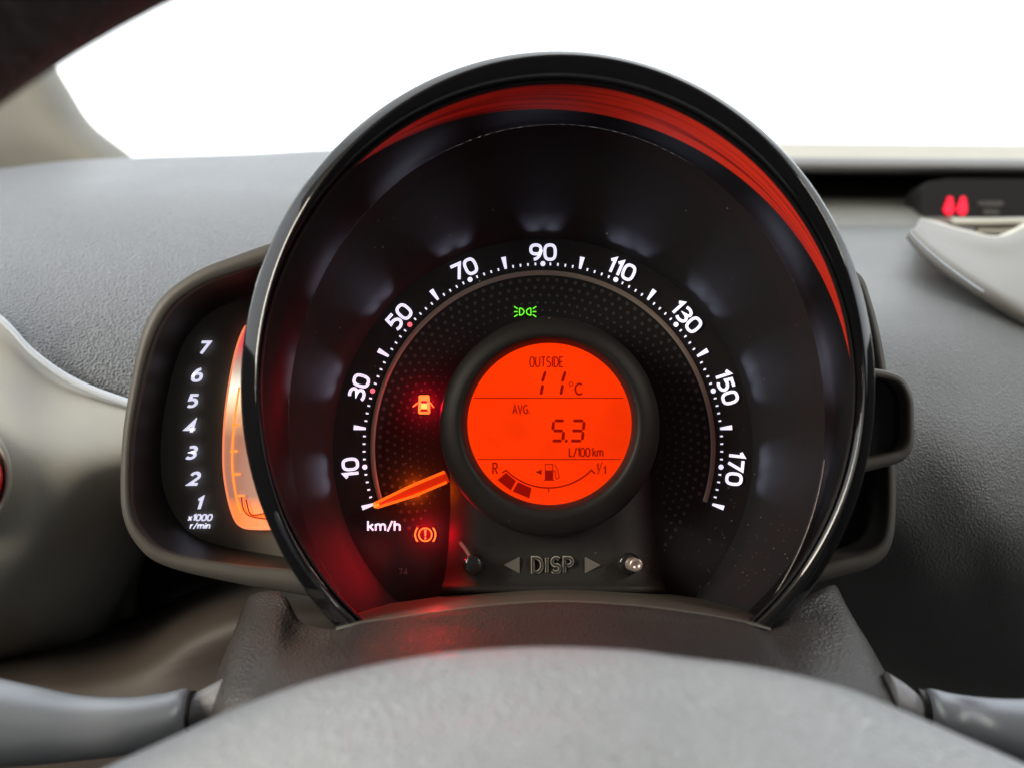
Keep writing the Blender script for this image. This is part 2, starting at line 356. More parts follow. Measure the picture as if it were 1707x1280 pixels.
# right side
xr = [1150,1300,1400,1500,1600,1720,1900]
def rr_(y, Y): return [(x, y+(i*.8 if y < 400 else 0), Y) for i, x in enumerate(xr)]
part('top_ledge', surf([rr_(250,.90), rr_(239,.84), rr_(238,.80), rr_(240,.76), rr_(261,.70), rr_(263,.70)], 4, 5), M['ledge'], dash)
part('ledge_lip', surf([rr_(261.5,.702), rr_(263,.695), rr_(274,.69), rr_(283,.695), rr_(286,.71), rr_(290,.80)], 4, 5), M['ledgeg'], dash)
part('slot_back', surf([rr_(280,.80), rr_(310,.78), rr_(334,.76)], 4, 5), M['dark'], dash)  # slot's shade put into a near-black wall colour
part('slot_shelf', surf([rr_(326,.80), rr_(331,.74), rr_(345,.69), rr_(368,.665), rr_(379,.66), rr_(386,.665)], 4, 5), mat('shelf_grey', (.17,.17,.15), .5), dash)
xq = [1100,1300,1380,1450,1530,1620,1720,1900]
part('right_panel', surf([
  row([372]*8, .70, xq), row([381,381,381,381,383,388,392,400], .64, xq), row([420,420,420,422,430,450,470,490], [.55]*4+[.54,.54,.55,.56], xq),
  row([520]*8, [.48,.47,.46,.455,.45,.45,.46,.48], xq), row([680]*8, [.46,.44,.42,.415,.41,.41,.42,.44], xq),
  row([820]*8, [.46,.44,.42,.41,.405,.40,.41,.43], xq), row([940]*8, [.47,.46,.44,.43,.42,.42,.42,.44], xq),
  row([1060]*8, [.50,.50,.49,.48,.475,.47,.47,.48], xq), row([1200]*8, .56, xq), row([1400]*8, .62, xq)], 8, 8), M['panelr'], dash)
bead([(1516,388),(1535,408),(1580,446),(1640,488),(1700,524),(1800,575)], .451, 6, M['bead'], 'seam_trim', dash)

# small display in the slot
disp = thing('warning_display', P(1620, 366, .69), 'black display strip with two red seat belt lights and faint lettering in the dash slot', 'display')
part('display_housing', join(poly([(1537,318),(1548,303),(1580,298),(1900,300),(1900,369),(1545,369),(1536,355)], .672, .03)), mat('display_black', (.012,.012,.012), .6, spec=.2), disp, smooth=False)
def belt(cx):
    body = [(cx-5,333),(cx+4,330),(cx+8,338),(cx+9,352),(cx+5,360),(cx-1,361),(cx-7,358),(cx-12,352),(cx-9,343)]
    v = part('seat_belt_light', poly([(cx+(x-cx)*.85, 346+(y-346)*.88) for x, y in body], .6705, .001), M['redlit'], disp, smooth=False)
    part('figure_head', poly([(cx+1+5*math.cos(t*.7), 332+4*math.sin(t*.7)) for t in range(9)], .6700, .001), M['redlit'], v, smooth=False)
belt(1583); belt(1605)
word('lettering', 'PASSENGER', 1652, 340, 6.5, 1.6, .6712, M['faint'], disp, .8, .2)
word('lettering', 'AIR BAG', 1652, 354, 6.5, 1.6, .6712, M['faint'], disp, .8, .2)

# vent on the right
rv = thing('centre_air_vent', P(1640, 500, .5), 'beige air vent surround with pale slats below the warning display', 'air vent')
part('vent_surround', surf([
  [(1536,371,.60),(1560,378,.585),(1600,390,.57),(1652,402,.56),(1690,396,.57),(1720,380,.58),(1800,350,.60)],
  [(1531,372,.56),(1556,384,.545),(1600,397,.53),(1652,408,.52),(1695,400,.53),(1725,386,.54),(1800,360,.56)],
  [(1524,384,.53),(1548,402,.515),(1600,425,.50),(1652,440,.495),(1700,440,.50),(1740,430,.51),(1800,420,.53)],
  [(1520,388,.50),(1545,414,.485),(1590,450,.466),(1645,487,.452),(1700,520,.447),(1750,545,.447),(1810,570,.45)],
  [(1516,392,.52),(1540,420,.50),(1585,456,.48),(1640,492,.468),(1695,526,.465),(1745,555,.465),(1810,580,.47)]], 6, 6), mat('vent_plastic', (.17,.163,.142), .5, bump=('noise', 1200, .25)), rv, thick=.002)
part('vent_lip', surf([[(1534,370,.598),(1560,376,.583),(1600,388,.568),(1652,400,.558),(1680,394,.560),(1720,372,.575)],
  [(1534,374,.585),(1560,382,.57),(1600,396,.555),(1652,409,.545),(1680,401,.548),(1720,379,.563)]], 5, 3), mat('vent_lip_cream', (.55,.52,.42), .5), rv, thick=.002)
for k, (x0, y0) in enumerate(((1583,369),(1622,382))):
    part('slat', surf([[(x0,y0,.64),(x0+50,y0+1,.64),(1800,y0-2,.64)], [(x0+8,y0+7,.61),(x0+55,y0+7,.61),(1800,y0+4,.61)]], 4, 3), M['ledge'], rv, thick=.002)
part('vent_duct', poly([(1560,372),(1800,366),(1800,410),(1660,400)], .66, .01), M['lower'], rv, smooth=False)
# vent at the left edge
lv = thing('side_air_vent', P(-50, 800, .36), 'round side air vent with red rim cut off by the left edge', 'air vent')
part('vent_ring', loft([ring(-70,795,92,102,.351,64), ring(-70,795,86,96,.345,64), ring(-70,795,80,90,.345,64), ring(-70,795,76,86,.350,64)]), M['panel'], lv)
part('vent_red_rim', loft([ring(-70,795,77,70,.352,64), ring(-70,795,74,66,.343,64), ring(-70,795,62,56,.343,64), ring(-70,795,58,50,.36,64)]), M['ventred'], lv)
part('vent_disc', disc(ring(-70,795,60,54,.356,64)), M['dark'], lv, smooth=False, thick=.002)

# ------------------------------------------------------------------ side housings (left tachometer, right)
def curve(pts, Y, n=10): return cat1([P(x, y, Y) for x, y in pts], n)
def back(c, d):  return [q+Vector((0, d, 0)) for q in c]
tach = thing('tachometer', P(330, 960, .345), 'tachometer in a rounded grey side pod numbered one to seven with a glowing orange strip', 'tachometer')
tO = [(530,382),(458,402),(395,424),(330,450),(272,492),(238,550),(217,645),(204,740),(204,850),(232,912),(282,946),(400,974),(505,992),(548,1000)]
tI = [(520,416),(446,438),(392,455),(335,477),(286,515),(254,575),(232,660),(219,745),(219,845),(243,894),(290,924),(400,943),(478,950),(500,953)]
tF = [(500,486),(418,500),(375,510),(340,530),(308,568),(288,622),(275,680),(268,740),(270,800),(284,845),(314,885),(365,908),(458,925),(500,930)]
cO, cI, cF = curve(tO, .330), curve(tI, .3285), curve(tF, .3535)
def shrink(a, b, t): return [p.lerp(q, t) for p, q in zip(a, b)]
part('housing', gridmesh([back(cO, .05), back(cO, .006), back(cO, .001), [q+Vector((0,-.0012,0)) for q in shrink(cO, cI, .12)],
     [q+Vector((0,-.0008,0)) for q in shrink(cO, cI, .9)], back(cI, .0008), back(cI, .003)]), M['housing'], tach)
part('recess_wall', gridmesh([back(cI, .003), shrink(back(cI, .012), cF, .35), shrink(back(cI, .020), cF, .75), cF]), M['dark'], tach)
part('gauge_face', (cF+[P(560, 700, .3535)], [tuple(range(len(cF)+1))]), M['tface'], tach, smooth=False)
for s, x, y in (('7',341,580),('6',330,625),('5',322,668),('4',319,711),('3',320,754),('2',325,797),('1',333,838)):
    word('numeral', s, x, y, 19, 4.3, .3525, M['white'], tach, 1.12, .2, 0, .30, thick=.0008)
word('lettering', 'x1000', 334, 862, 9.5, 2.3, .3528, M['white'], tach, 1.1, .26, 0, .25)
word('lettering', 'r/min', 334, 875.5, 9, 2.0, .3528, M['white'], tach, 1.1, .26, 0, .25)
sL = [(430,530),(410,543),(394,582),(382,640),(374,705),(372.5,775),(379,825),(390,862),(403,877),(425,881),(470,881)]
cS = curve(sL, .3520)
part('rev_strip', (cS+[P(500, 700, .3520)], [tuple(range(len(cS)+1))]), M['strip'], tach, smooth=False)
part('strip_border', line([(853.5+q.x*FPX/.352, 640-q.z*FPX/.352) for q in cS[10:]], 3.0, .3517), mat('strip_border_lit', (.5,.2,.1), .5, em=(1.0,.28,.12), es=.9), tach, smooth=False, thick=.0002)
ln = [(x+11-(max(0, y-840)*.15), y) for x, y in [(388,645),(379,710),(376,770),(381,818),(391,850)]]
part('scale_line', line([tuple(q.xy) for q in cat1([(x, y, 0) for x, y in ln], 6)], 3.0, .3516), M['amber'], tach, smooth=False, thick=.0002)
for x, y in ((389,708),(386,752),(391,790),(398,826)):
    part('scale_mark', line([(x-2, y), (x+10, y)], 3.2, .3514), M['amber'], tach, smooth=False, thick=.0002)
for k in range(3):
    part('lit_segment', line([tuple(q.xy) for q in cat1([(402+k*4, 826+k*3, 0), (406+k*5, 848+k*3, 0), (418+k*4, 860-k*1, 0), (455, 866-k*7, 0)], 5)], 2.0, .3514-.0001*k), M['needlee' if k % 2 else 'ventred'], tach, smooth=False)

rh = thing('right_side_housing', P(1430, 975, .345), 'hollow grey housing edge curving behind the right of the bezel', 'housing')
rO = [(1385,440),(1432,455),(1452,500),(1470,570),(1482,650),(1492,760),(1493,860),(1484,915),(1455,945),(1400,962),(1350,976),(1330,980)]
rI = [(1385,462),(1424,475),(1440,510),(1456,575),(1468,650),(1477,760),(1478,850),(1468,900),(1438,923),(1400,932),(1372,940),(1345,944)]
c1, c2 = curve(rO, .340), curve(rI, .3385)
part('housing_rim', gridmesh([back(c1, .045), back(c1, .006), back(c1, .001), [q+Vector((0,-.001,0)) for q in shrink(c1, c2, .15)],
     [q+Vector((0,-.001,0)) for q in shrink(c1, c2, .85)], back(c2, .001), back(c2, .02)]), M['housing'], rh)
c3 = back(c2, .018)
part('housing_recess', (c3+[P(1310, 700, .3565)], [tuple(range(len(c3)+1))]), M['dark'], rh, smooth=False)
sb = thing('side_box', P(1490, 785, .33), 'small box with glossy black front sticking out right of the speedometer bezel', 'housing')
bO = [(1412,609),(1452,613),(1490,621),(1510,634),(1522,662),(1524,700),(1523,742),(1512,764),(1490,775),(1440,788),(1404,794)]
bI = [(1412,625),(1452,629),(1484,635),(1500,646),(1510,668),(1512,700),(1511,732),(1502,749),(1484,756),(1440,766),(1408,770)]
c1, c2 = curve(bO, .327), curve(bI, .326)
part('box_rim', gridmesh([back(c1, .05), back(c1, .005), back(c1, .001), [q+Vector((0,-.001,0)) for q in shrink(c1, c2, .2)],
     [q+Vector((0,-.001,0)) for q in shrink(c1, c2, .8)], back(c2, .001), back(c2, .008)]), M['housing'], sb)
c3 = back(c2, .006)
part('box_front', (c3+[P(1400, 700, .332)], [tuple(range(len(c3)+1))]), M['knob'], sb, smooth=False)

# ------------------------------------------------------------------ speedometer
sp = thing('speedometer', P(925, 1060, .34), 'large round speedometer in a glossy black bezel with an orange round display', 'speedometer')
A_ = (928,648,494,510,.3035); B_ = (920,690,511,508,.320); C_ = (928,700,447,492,.332); D_ = (905,750,350,352,.350)
part('bezel', loft([ring(*same(930,645,529,560,.303,.352)), ring(*same(930,645,529,560,.303,.306)), ring(930,645,529,560,.3030), ring(931,644.5,526.5,558.5,.3022),
     ring(936,643.5,512,553,.3006), ring(937,643.5,507.5,551,.3001), ring(936,644,505,548,.3002), ring(933,646,503,529,.3008), ring(929,647.5,498.5,517,.3018), ring(*A_)]), M['gloss'], sp)
part('inner_ring', loft([ring(929,648,496.5,513,.3015), ring(928.5,648,494,510,.3018), ring(928,648,491,506.5,.3030), ring(928,648,492,508,.3050)]), M['tube'], sp)
def ell(e, a, cx=925, cy=668):        # distance from (cx,cy) to the ellipse along direction a
    x0, y0, H, V = cx-e[0], cy-e[1], e[2], e[3]; dx, dy = math.sin(a), -math.cos(a)
    A = dx*dx/H/H+dy*dy/V/V; B = 2*(x0*dx/H/H+y0*dy/V/V); C = x0*x0/H/H+y0*y0/V/V-1
    return (-B+math.sqrt(B*B-4*A*C))/2/A
def pr(f, Y, n=200): return [P(925+f(2*math.pi*i/n)*math.sin(2*math.pi*i/n), 668-f(2*math.pi*i/n)*math.cos(2*math.pi*i/n), Y) for i in range(n)]
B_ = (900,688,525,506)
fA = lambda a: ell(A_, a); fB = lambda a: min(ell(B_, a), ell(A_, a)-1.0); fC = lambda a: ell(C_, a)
part('red_reflection_band', loft([pr(fA, .3035), pr(lambda a: .55*fA(a)+.45*fB(a), .311), pr(fB, .320)]), M['red'], sp)  # red reflection in the tube, modelled as a coloured band
part('dark_collar', loft([pr(fB, .320), pr(lambda a: .4*fB(a)+.6*fC(a), .3255), pr(lambda a: .1*fB(a)+.9*fC(a), .3305), pr(fC, .332)]), M['tube'], sp)
part('sloping_wall', loft([ring(*C_), ring(922,714,412,444,.3375), ring(910,739,378,388,.3415), ring(906,747,362,364,.3450), ring(*D_)]), M['cone'], sp)
dial = part('dial_face', disc(ring(*D_)), M['dial'], sp, smooth=False)
YD = .3496
part('scale_arc', loft([ring(905,746,280,287,YD,100,-108,108), ring(905,746,284,291,YD-.0003,100,-108,108), ring(905,746,288,295,YD,100,-108,108)], False), M['taupe'], sp)
def sc(a, rh_, rv_): return P(905+rh_*math.sin(R(a)), 746-rv_*math.cos(R(a)), YD)
u = YD/FPX
def flat(pts, t=.0002):
    n = len(pts); v = [Vector((x*u, -t, z*u)) for x, z in pts]+[Vector((x*u, 0, z*u)) for x, z in pts]
    return v, [tuple(range(n))]+[(i, (i+1) % n, n+(i+1) % n, n+i) for i in range(n)]
def mesh0(name, vf, m):
    me = bpy.data.meshes.new(name); me.from_pydata([tuple(v) for v in vf[0]], [], vf[1]); me.materials.append(m); return me
m_minor = mesh0('minor_tick', flat([(-1.1,-2.2),(1.1,-2.2),(1.4,2.3),(-1.4,2.3)]), M['white'])
m_major = mesh0('major_tick', flat([(-2,-10),(2,-10),(4,10),(-4,10)]), M['white'])
cir = [(4.2*math.cos(t*math.pi/8), 4.2*math.sin(t*math.pi/8)) for t in range(16)]
m_dot = mesh0('number_dot', flat(cir), M['white']); m_pdot = mesh0('red_number_dot', flat(cir), M['pink'])
for k in range(0, 91):                 # every 2 km/h
    a = -108+k*2.4
    v = k*2
    if v % 20 == 10: place('number_dot', m_pdot if v in (30, 50) else m_dot, sc(a, 298.5, 306), sp, rot=R(a))
    elif v % 20 == 0: place('major_tick', m_major, sc(a, 307, 314), sp, rot=R(a))
    else: place('minor_tick', m_minor, sc(a, 298, 305.5), sp, rot=R(a))
for k, s in enumerate(('10','30','50','70','90','110','130','150','170')):
    a = -96+24*k
    c = (905+322*math.sin(R(a)), 746-325*math.cos(R(a)))
    word('numeral', s, c[0], c[1], 24, 5.0, YD, M['white'], sp, 1.1, .26, a, 0, .0003)
word('lettering', 'km/h', 640, 876, 15, 3.0, YD, M['white'], sp, 1.15, .26)
word('printed_number', '74', 672, 952, 9, 1.4, YD, M['faint'], sp, 1, .26)
# dotted pattern: hundreds of fine dots
V, F = [], []
for i in range(78):
    a0 = -126+i*252/77
    for j in range(9):
        r = 272-j*12.5; a = a0+(272-r)*.16
        if abs(a) > 128: continue
        x, y = 905+r*math.sin(R(a)), 744-r*1.02*math.cos(R(a))
        if (x-916)**2+(y-711)**2 < 190**2: continue
        if y > 800 and 735 < x < 1105: continue
        if y > 975 or (y > 835 and math.hypot(x-905, y-744) > 262): continue
        q = 3.5-j*.33; b0 = len(V)
        for t in range(8): V.append(P(x+q*math.cos(t*math.pi/4), y+q*math.sin(t*math.pi/4), YD+.0001))
        F.append(tuple(range(b0, b0+8)))
tag(part('dot_pattern', (V, F), M['dots'], sp, smooth=False), kind='stuff')

# display pod
part('display_ring', loft([ring(916,714,176,176,.3495,128), ring(916,712,183,182,.3375,128), ring(916,711,183.5,182.5,.3350,128), ring(916,710,180,179,.3335,128),
     ring(916,708,158,157,.3322,128), ring(916,707,150,149,.3320,128), ring(916,706.5,144,142,.3335,128), ring(916,706,137.5,135.5,.3365,128), ring(916,706,136.5,134.5,.3385,128)]), M['podd'], sp)
YL = .3378
lcd = part('round_display', disc(ring(916,707,137,135,YL,128)), M['lcd'], sp, smooth=False)
T = M['lcdt']; YT = YL-.0002
word('word_mark', 'OUTSIDE', 911, 603.5, 16.5, 2.2, YT, T, lcd, .62, .155)
word('unit_mark', 'C', 965, 648.5, 18, 3.0, YT, T, lcd, 1.0)
part('degree_mark', line([tuple(q) for q in arc(951.8, 640, 3.2, 3.2, 0, 337, 12)], 1.3, YT, True), T, lcd, smooth=False)
def seg(a, b, w=5.0):
    ax, ay = a; bx, by = b; dx, dy = bx-ax, by-ay; L = math.hypot(dx, dy); dx /= L; dy /= L; nx, ny = -dy*w/2, dx*w/2; c = w*.45
    return poly([(ax, ay), (ax+dx*c+nx, ay+dy*c+ny), (bx-dx*c+nx, by-dy*c+ny), (bx, by), (bx-dx*c-nx, by-dy*c-ny), (ax+dx*c-nx, ay+dy*c-ny)], YT, .00005)
for d in (0, 33.2):
    part('digit', join(seg((909.5+d,618.5),(903.8+d,637)), seg((905+d,640.5),(901.5+d,658.5))), T, lcd, smooth=False)
word('word_mark', 'AVG.', 869, 682, 14, 2.1, YT, T, lcd, .72, .17)
def sev(x, y, w, h, on, sl=3.5):        # x,y top-left; slanted seven segment digit
    h2 = h/2; tl=(x+sl, y); tr=(x+w+sl, y); ml=(x+sl/2, y+h2); mr_=(x+w+sl/2, y+h2); bl=(x, y+h); br=(x+w, y+h); g=.9
    def s(a, b): 
        dx, dy = b[0]-a[0], b[1]-a[1]; L = math.hypot(dx, dy); return seg((a[0]+dx/L*g, a[1]+dy/L*g), (b[0]-dx/L*g, b[1]-dy/L*g))
    m = dict(a=(tl,tr), b=(tr,mr_), c=(mr_,br), d=(bl,br), e=(ml,bl), f=(tl,ml), g=(ml,mr_))
    return join(*[s(*m[k]) for k in on])
part('digit', sev(919.5, 701, 18.5, 33.5, 'afgcd'), T, lcd, smooth=False)
part('digit', sev(950.5, 701, 20, 33.5, 'abgcd'), T, lcd, smooth=False)
part('decimal_point', poly([(942,732.5),(946.5,732.5),(946,737),(941.5,737)], YT, .00005), T, lcd, smooth=False)
word('unit_mark', 'L/100 km', 977, 753.5, 13.5, 2.2, YT, T, lcd, .74, .16)
part('divider_line', line([(790,663.5),(1039,663.5)], 1.4, YT), T, lcd, smooth=False)
part('divider_line', line([(796,765.3),(1034,765.3)], 1.4, YT), T, lcd, smooth=False)
word('reserve_mark', 'R', 825.5, 780.5, 17.5, 2.5, YT, T, lcd, .70)
word('full_mark', '1', 996, 778, 9.5, 2.0, YT, T, lcd, .8)
part('full_slash', line([(996.5,790),(1004,769.5)], 1.5, YT), T, lcd, smooth=False)
word('full_mark', '1', 1008, 783.5, 12, 2.2, YT, T, lcd, .8)
fa = [(914.6-100.7*math.sin(R(a)), 712+100.7*math.cos(R(a))) for a in range(45, -46, -3)]
part('fuel_arc', line([(837,788)]+fa+[(992,789)], 2.4, YT), T, lcd, smooth=False)
part('fuel_mark', line([(914.6,812),(914.6,820)], 1.8, YT-.00005), T, lcd, smooth=False)
part('fuel_segment', poly([(843.5,787.5),(860,801),(851.5,817),(829,799.5)], YT, .00005), T, lcd, smooth=False)
part('fuel_segment', poly([(863.5,803),(886,813),(882.5,830),(854.5,818.5)], YT, .00005), T, lcd, smooth=False)
part('pump_symbol', join(line([(909,773.5),(921.5,773.5),(921.5,799),(909,799)], 1.3, YT, True), poly([(908.6,783.5),(922,783.5),(922,799),(908.6,799)], YT-.00003, .00003),
     line([(906.5,800),(924,800)], 1.4, YT-.00006), line([(922,784),(925.5,785),(926.5,797),(929.5,798),(932,795),(930,784),(925,774)], 1.2, YT-.00008)), T, lcd, smooth=False)
part('pump_arrow', poly([(892.5,786.5),(903,782),(903,791)], YT, .00005), T, lcd, smooth=False)
# control panel under the display
def rp(l, r, y, Y, n=10, e=3): 
    out = []
    for i in range(n+1):
        t = i/n; out.append(P(l+(r-l)*t, y, Y+(.006 if i in (0, n) else 0)+(.0008 if i in (1, n-1) else 0)))
    return out
part('control_panel', gridmesh([rp(750,1085,790,.3425), rp(751,1086,850,.3418), rp(748,1092,905,.341), rp(744,1098,945,.3400), rp(740,1103,965,.3390), rp(737,1107,975,.3375),
     rp(735,1110,983,.3362), rp(734,1112,988,.3375), rp(733,1114,994,.342), rp(733,1114,1010,.35)]), M['pod'], sp, bevel=0)
YB = .3398
dv = text2d('DISP', 24, 3.0, .95, .30)
part('embossed_word', put2d(dv, 921, 941, YB-.0006), M['embossd'], sp, smooth=False, thick=.0003)
def outline(vf, m, nm):
    # thin raised rim round the strokes
    ws = text2d('DISP', 24, 6.0, .95, .30)
    part(nm, put2d(ws, 921, 941, YB), m, sp, smooth=False, thick=.0003)
outline(dv, M['emboss'], 'embossed_word_rim')
part('embossed_arrow', poly([(842,941),(865,929),(865,953)], YB-.0004, .001), M['embarrow'], sp, smooth=False, bevel=.0002)
part('embossed_arrow', poly([(999,941),(976,929),(976,953)], YB-.0004, .001), M['embarrow'], sp, smooth=False, bevel=.0002)
def knob(cx, cy, r, m, Yb=.341, h=.008, dx=0, dy=0):
    rs = []
    for k, (s, t) in enumerate(((1.1,0),(1.1,.12),(1.0,.15),(1.0,.8),(.93,.93),(.75,1.0),(.3,1.02),(.02,1.02))):
        rs.append(ring(cx+dx*t, cy+dy*t, r*s, r*s, Yb-h*t, 32))
    return loft(rs)
kb = part('left_button', knob(791, 941, 17, M['knob'], dx=-3), M['knob'], sp)
part('button_reflection', loft([[P(x, y, Y)+Vector((.0006*math.cos(t*math.pi/3), 0, .0006*math.sin(t*math.pi/3))) for t in range(6)] for x, y, Y in ((784,928,.3345),(776,915,.337),(768,905,.339))]), M['chrome'], sp)  # stick-shaped reflection on the button, modelled as a pale rod
kb = part('right_button', knob(1048, 940, 18, M['knob'], h=.005), M['knob'], sp)
part('button_cap', loft([ring(1052,939,12,12,.337,28), ring(1060,941,11.5,11.5,.3325,28), ring(1061,941,10.5,10.5,.332,28), ring(1061,941,6,6,.332,28), ring(1061,941,4.5,4.5,.3324,28), ring(1061,941,.3,.3,.3324,28)]), M['chrome'], sp)
# needle
def needle(a, b, wa, wb, Y, h):
    (ax, ay), (bx, by) = a, b; L = math.hypot(bx-ax, by-ay); nx, ny = -(by-ay)/L, (bx-ax)/L
    V = [P(ax+nx*wa, ay+ny*wa, Y), P(ax-nx*wa, ay-ny*wa, Y), P(bx-nx*wb, by-ny*wb, Y), P(bx+nx*wb, by+ny*wb, Y)]
    V += [P(ax+nx*wa*.6, ay+ny*wa*.6, Y-h), P(ax-nx*wa*.6, ay-ny*wa*.6, Y-h), P(bx-nx*wb*.6, by-ny*wb*.6, Y-h), P(bx+nx*wb*.6, by+ny*wb*.6, Y-h)]
    return V, [(0,1,2,3),(4,5,6,7),(0,1,5,4),(1,2,6,5),(2,3,7,6),(3,0,4,7)]
nb = part('needle', needle((746,794),(627,841), 9.5, 3.0, .3450, .0015), M['needle'], sp, smooth=False)
part('needle_edge', line([(741,786),(684,810),(626,838)], 4.6, .3432), M['needlee'], nb, smooth=False, thick=.0008)
part('needle_edge', line([(745,803),(690,826),(629,845)], 4.2, .3432), M['needlee'], nb, smooth=False, thick=.0008)
part('needle_tip', loft([ring(627,841,5.5,5.5,.3445,16), ring(627,841,5,5,.3428,16), ring(627,841,.3,.3,.3426,16)]), M['amber'], nb)
# warning lights
dw = part('door_warning_light', join(poly([(698,660),(701,658.5),(713,658.5),(716,660),(717,688),(714,690),(700,690),(697,688)], YD-.0002, .0001),
      line([(697,671),(688,678)], 2, YD-.0002), line([(717,671),(723,679)], 2, YD-.0002)), M['amber'], sp, smooth=False)
part('light_pane', poly([(701,668),(713,668),(711,672),(703,672)], YD-.0005, .0001), M['dial'], dw, smooth=False)
part('light_pane', poly([(702,682),(712,682),(714,686),(700,686)], YD-.0005, .0001), M['dial'], dw, smooth=False)
part('lit_roof', poly([(702.5,673),(711.5,673),(711.5,681),(702.5,681)], YD-.0005, .0001), M['yellow'], dw, smooth=False)
part('brake_warning_light', join(line([(709+10.8*math.cos(t*math.pi/16), 890.5+10.8*math.sin(t*math.pi/16)) for t in range(32)], 2.2, YD-.0002, True),
      line([tuple(q) for q in arc(709, 890.5, 17, 17, 138, 222, 10)], 2.4, YD-.0003), line([tuple(q) for q in arc(709, 890.5, 17, 17, -42, 42, 10)], 2.4, YD-.0003),
      poly([(707.3,882.5),(710.7,882.5),(710,893),(708,893)], YD-.0003, .0001), poly([(707.7,895),(710.3,895),(710.3,898),(707.7,898)], YD-.0003, .0001)), M['amber'], sp, smooth=False)
gl = []
for s in (-1, 1):
    c = 875.5
    gl.append(line([(c+s*(11.5-9*.95), 514+.0), (c+s*3, 526)] if False else [(c+s*9.5,514.2),(c+s*9.5,526)], 1.8, YD-.0002))
    gl.append(line([(c+s*9.5,514.2)]+[(c+s*(9.5-7.5*math.sin(R(t))), 520-5.9*math.cos(R(t))) for t in range(15, 180, 15)]+[(c+s*9.5,526)], 1.8, YD-.00025))
    for k, dy in enumerate((-3.2, 0, 3.2)): gl.append(line([(c+s*12.5, 520+dy*1.5), (c+s*18.5, 520+dy*2.7)], 1.8, YD-.0002))
part('position_light_symbol', join(*gl), M['green'], sp, smooth=False)
# clear lens over the dial
part('lens_edge', loft([ring(926,697,455,499,.3242,70,98,148), ring(926,697,453.8,497.8,.3234,70,98,148), ring(926,697,452.2,496.2,.3236,70,98,148), ring(926,697,451,495,.3246,70,98,148)], False), mat('lens_edge_clear', (.10,.095,.09), .2, spec=.8), sp)
part('lens', loft([ring(923,694,480,498,.3245,96), ring(922,694,470,488,.3238,96), ring(920,694,330,340,.3225,96), ring(918,696,160,165,.3217,96), ring(917,697,1,1,.3214,96)]), M['lens'], sp)
# the warning lamps' own light
def lamp(name, px, py, Y, power, col, rad=.0012):
    l = bpy.data.lights.new(name, 'POINT'); l.energy = power; l.color = col; l.shadow_soft_size = rad
    o = bpy.data.objects.new(name, l); COL.objects.link(o); o.location = P(px, py, Y); return o
lamp('door_light_glow', 706, 674, .3462, .014, (1, .0, .02))
lamp('brake_light_glow', 706, 891, .3452, .012, (1, .0, .015))
l = bpy.data.lights.new('brake_light_spill', 'SPOT'); l.energy = .085; l.color = (1,.0,.02); l.spot_size = R(95); l.spot_blend = 1; l.shadow_soft_size = .002
o = bpy.data.objects.new('brake_light_spill', l); COL.objects.link(o); o.location = P(690, 893, .3440)
o.rotation_euler = Vector((-1, -.15, -.45)).to_track_quat('-Z', 'Y').to_euler()
lamp('needle_glow', 690, 818, .3470, .010, (1, .10, .0))

for k in range(9):                     # backlight of each digit spilling outwards on the wall
    for da in ((-3.2, 1.6) if k == 0 else (-2.4, 2.4) if k < 5 else (-4.4, -1.2, 3.2)):
        a = R(-96+24*k+da); l = bpy.data.lights.new('numeral_glow', 'SPOT'); l.energy = .0062; l.color = (.72,.76,1); l.spot_size = R(62); l.spot_blend = 1; l.shadow_soft_size = .0008
        o = bpy.data.objects.new('numeral_glow', l); COL.objects.link(o); o.location = P(905+326*math.sin(a), 747-328*math.cos(a), .3446)
        o.rotation_euler = Vector((math.sin(a), -.25, math.cos(a))).to_track_quat('-Z', 'Y').to_euler()
# dust on the lens and lower bezel
V, F = [], []
for k in range(150):
    if k < 90: x, y = random.gauss(1235, 75), random.gauss(930, 50)
    else: x, y = random.uniform(520, 1340), random.uniform(300, 960)
    if ((x-922)/455)**2+((y-694)/480)**2 > 1 or y > 990: continue
    q = random.choice((.5, .6, .7, 1.0)); b0 = len(V); a0 = random.random()*3
    for t in range(5): V.append(P(x+q*math.cos(a0+t*1.257)*random.uniform(.7,1.5), y+q*math.sin(a0+t*1.257), .3208))
    F.append(tuple(range(b0, b0+5)))
tag(part('dust', (V, F), mat('dust_grey', (.20,.19,.17), .9), sp, smooth=False), kind='stuff')

# ------------------------------------------------------------------ steering column shroud
sh = thing('column_shroud', P(930, 1180, .26), 'dark grained column shroud arching below the speedometer', 'column shroud')
tx = [372,418,470,505,560,600,700,800,925,1050,1150,1240,1290,1335,1392,1440]
top = [(404,1010,.345),(421,988,.325),(470,986,.318),(503,1034,.309),(560,1046,.3000),(600,1036,.2985),(700,1022,.2985),(800,1008,.2985),(925,1000,.2985),(1050,1006,.2985),(1150,1018,.2985),(1240,1034,.2985),(1285,1046,.300),(1335,1000,.312),(1388,972,.325),(1402,990,.345)]
def shr(dy, dY, spread, flatn=0):
    out = []
    for i, (x, y, Y) in enumerate(top):
        base = 1008; yy = y*(1-flatn)+1010*flatn
        out.append((925+(x-925)*(1+spread*(1.9 if x > 925 else 1.0)), yy+dy, Y+dY))
    return out
part('shroud_body', surf([
  shr(2, .0006, .0), shr(9, -.002, .004), shr(30, -.008, .018, .15), shr(70, -.022, .05, .45), shr(120, -.036, .085, .8), shr(175, -.045, .12, 1), shr(300, -.05, .16, 1)], 6, 6), M['shroud'], sh)
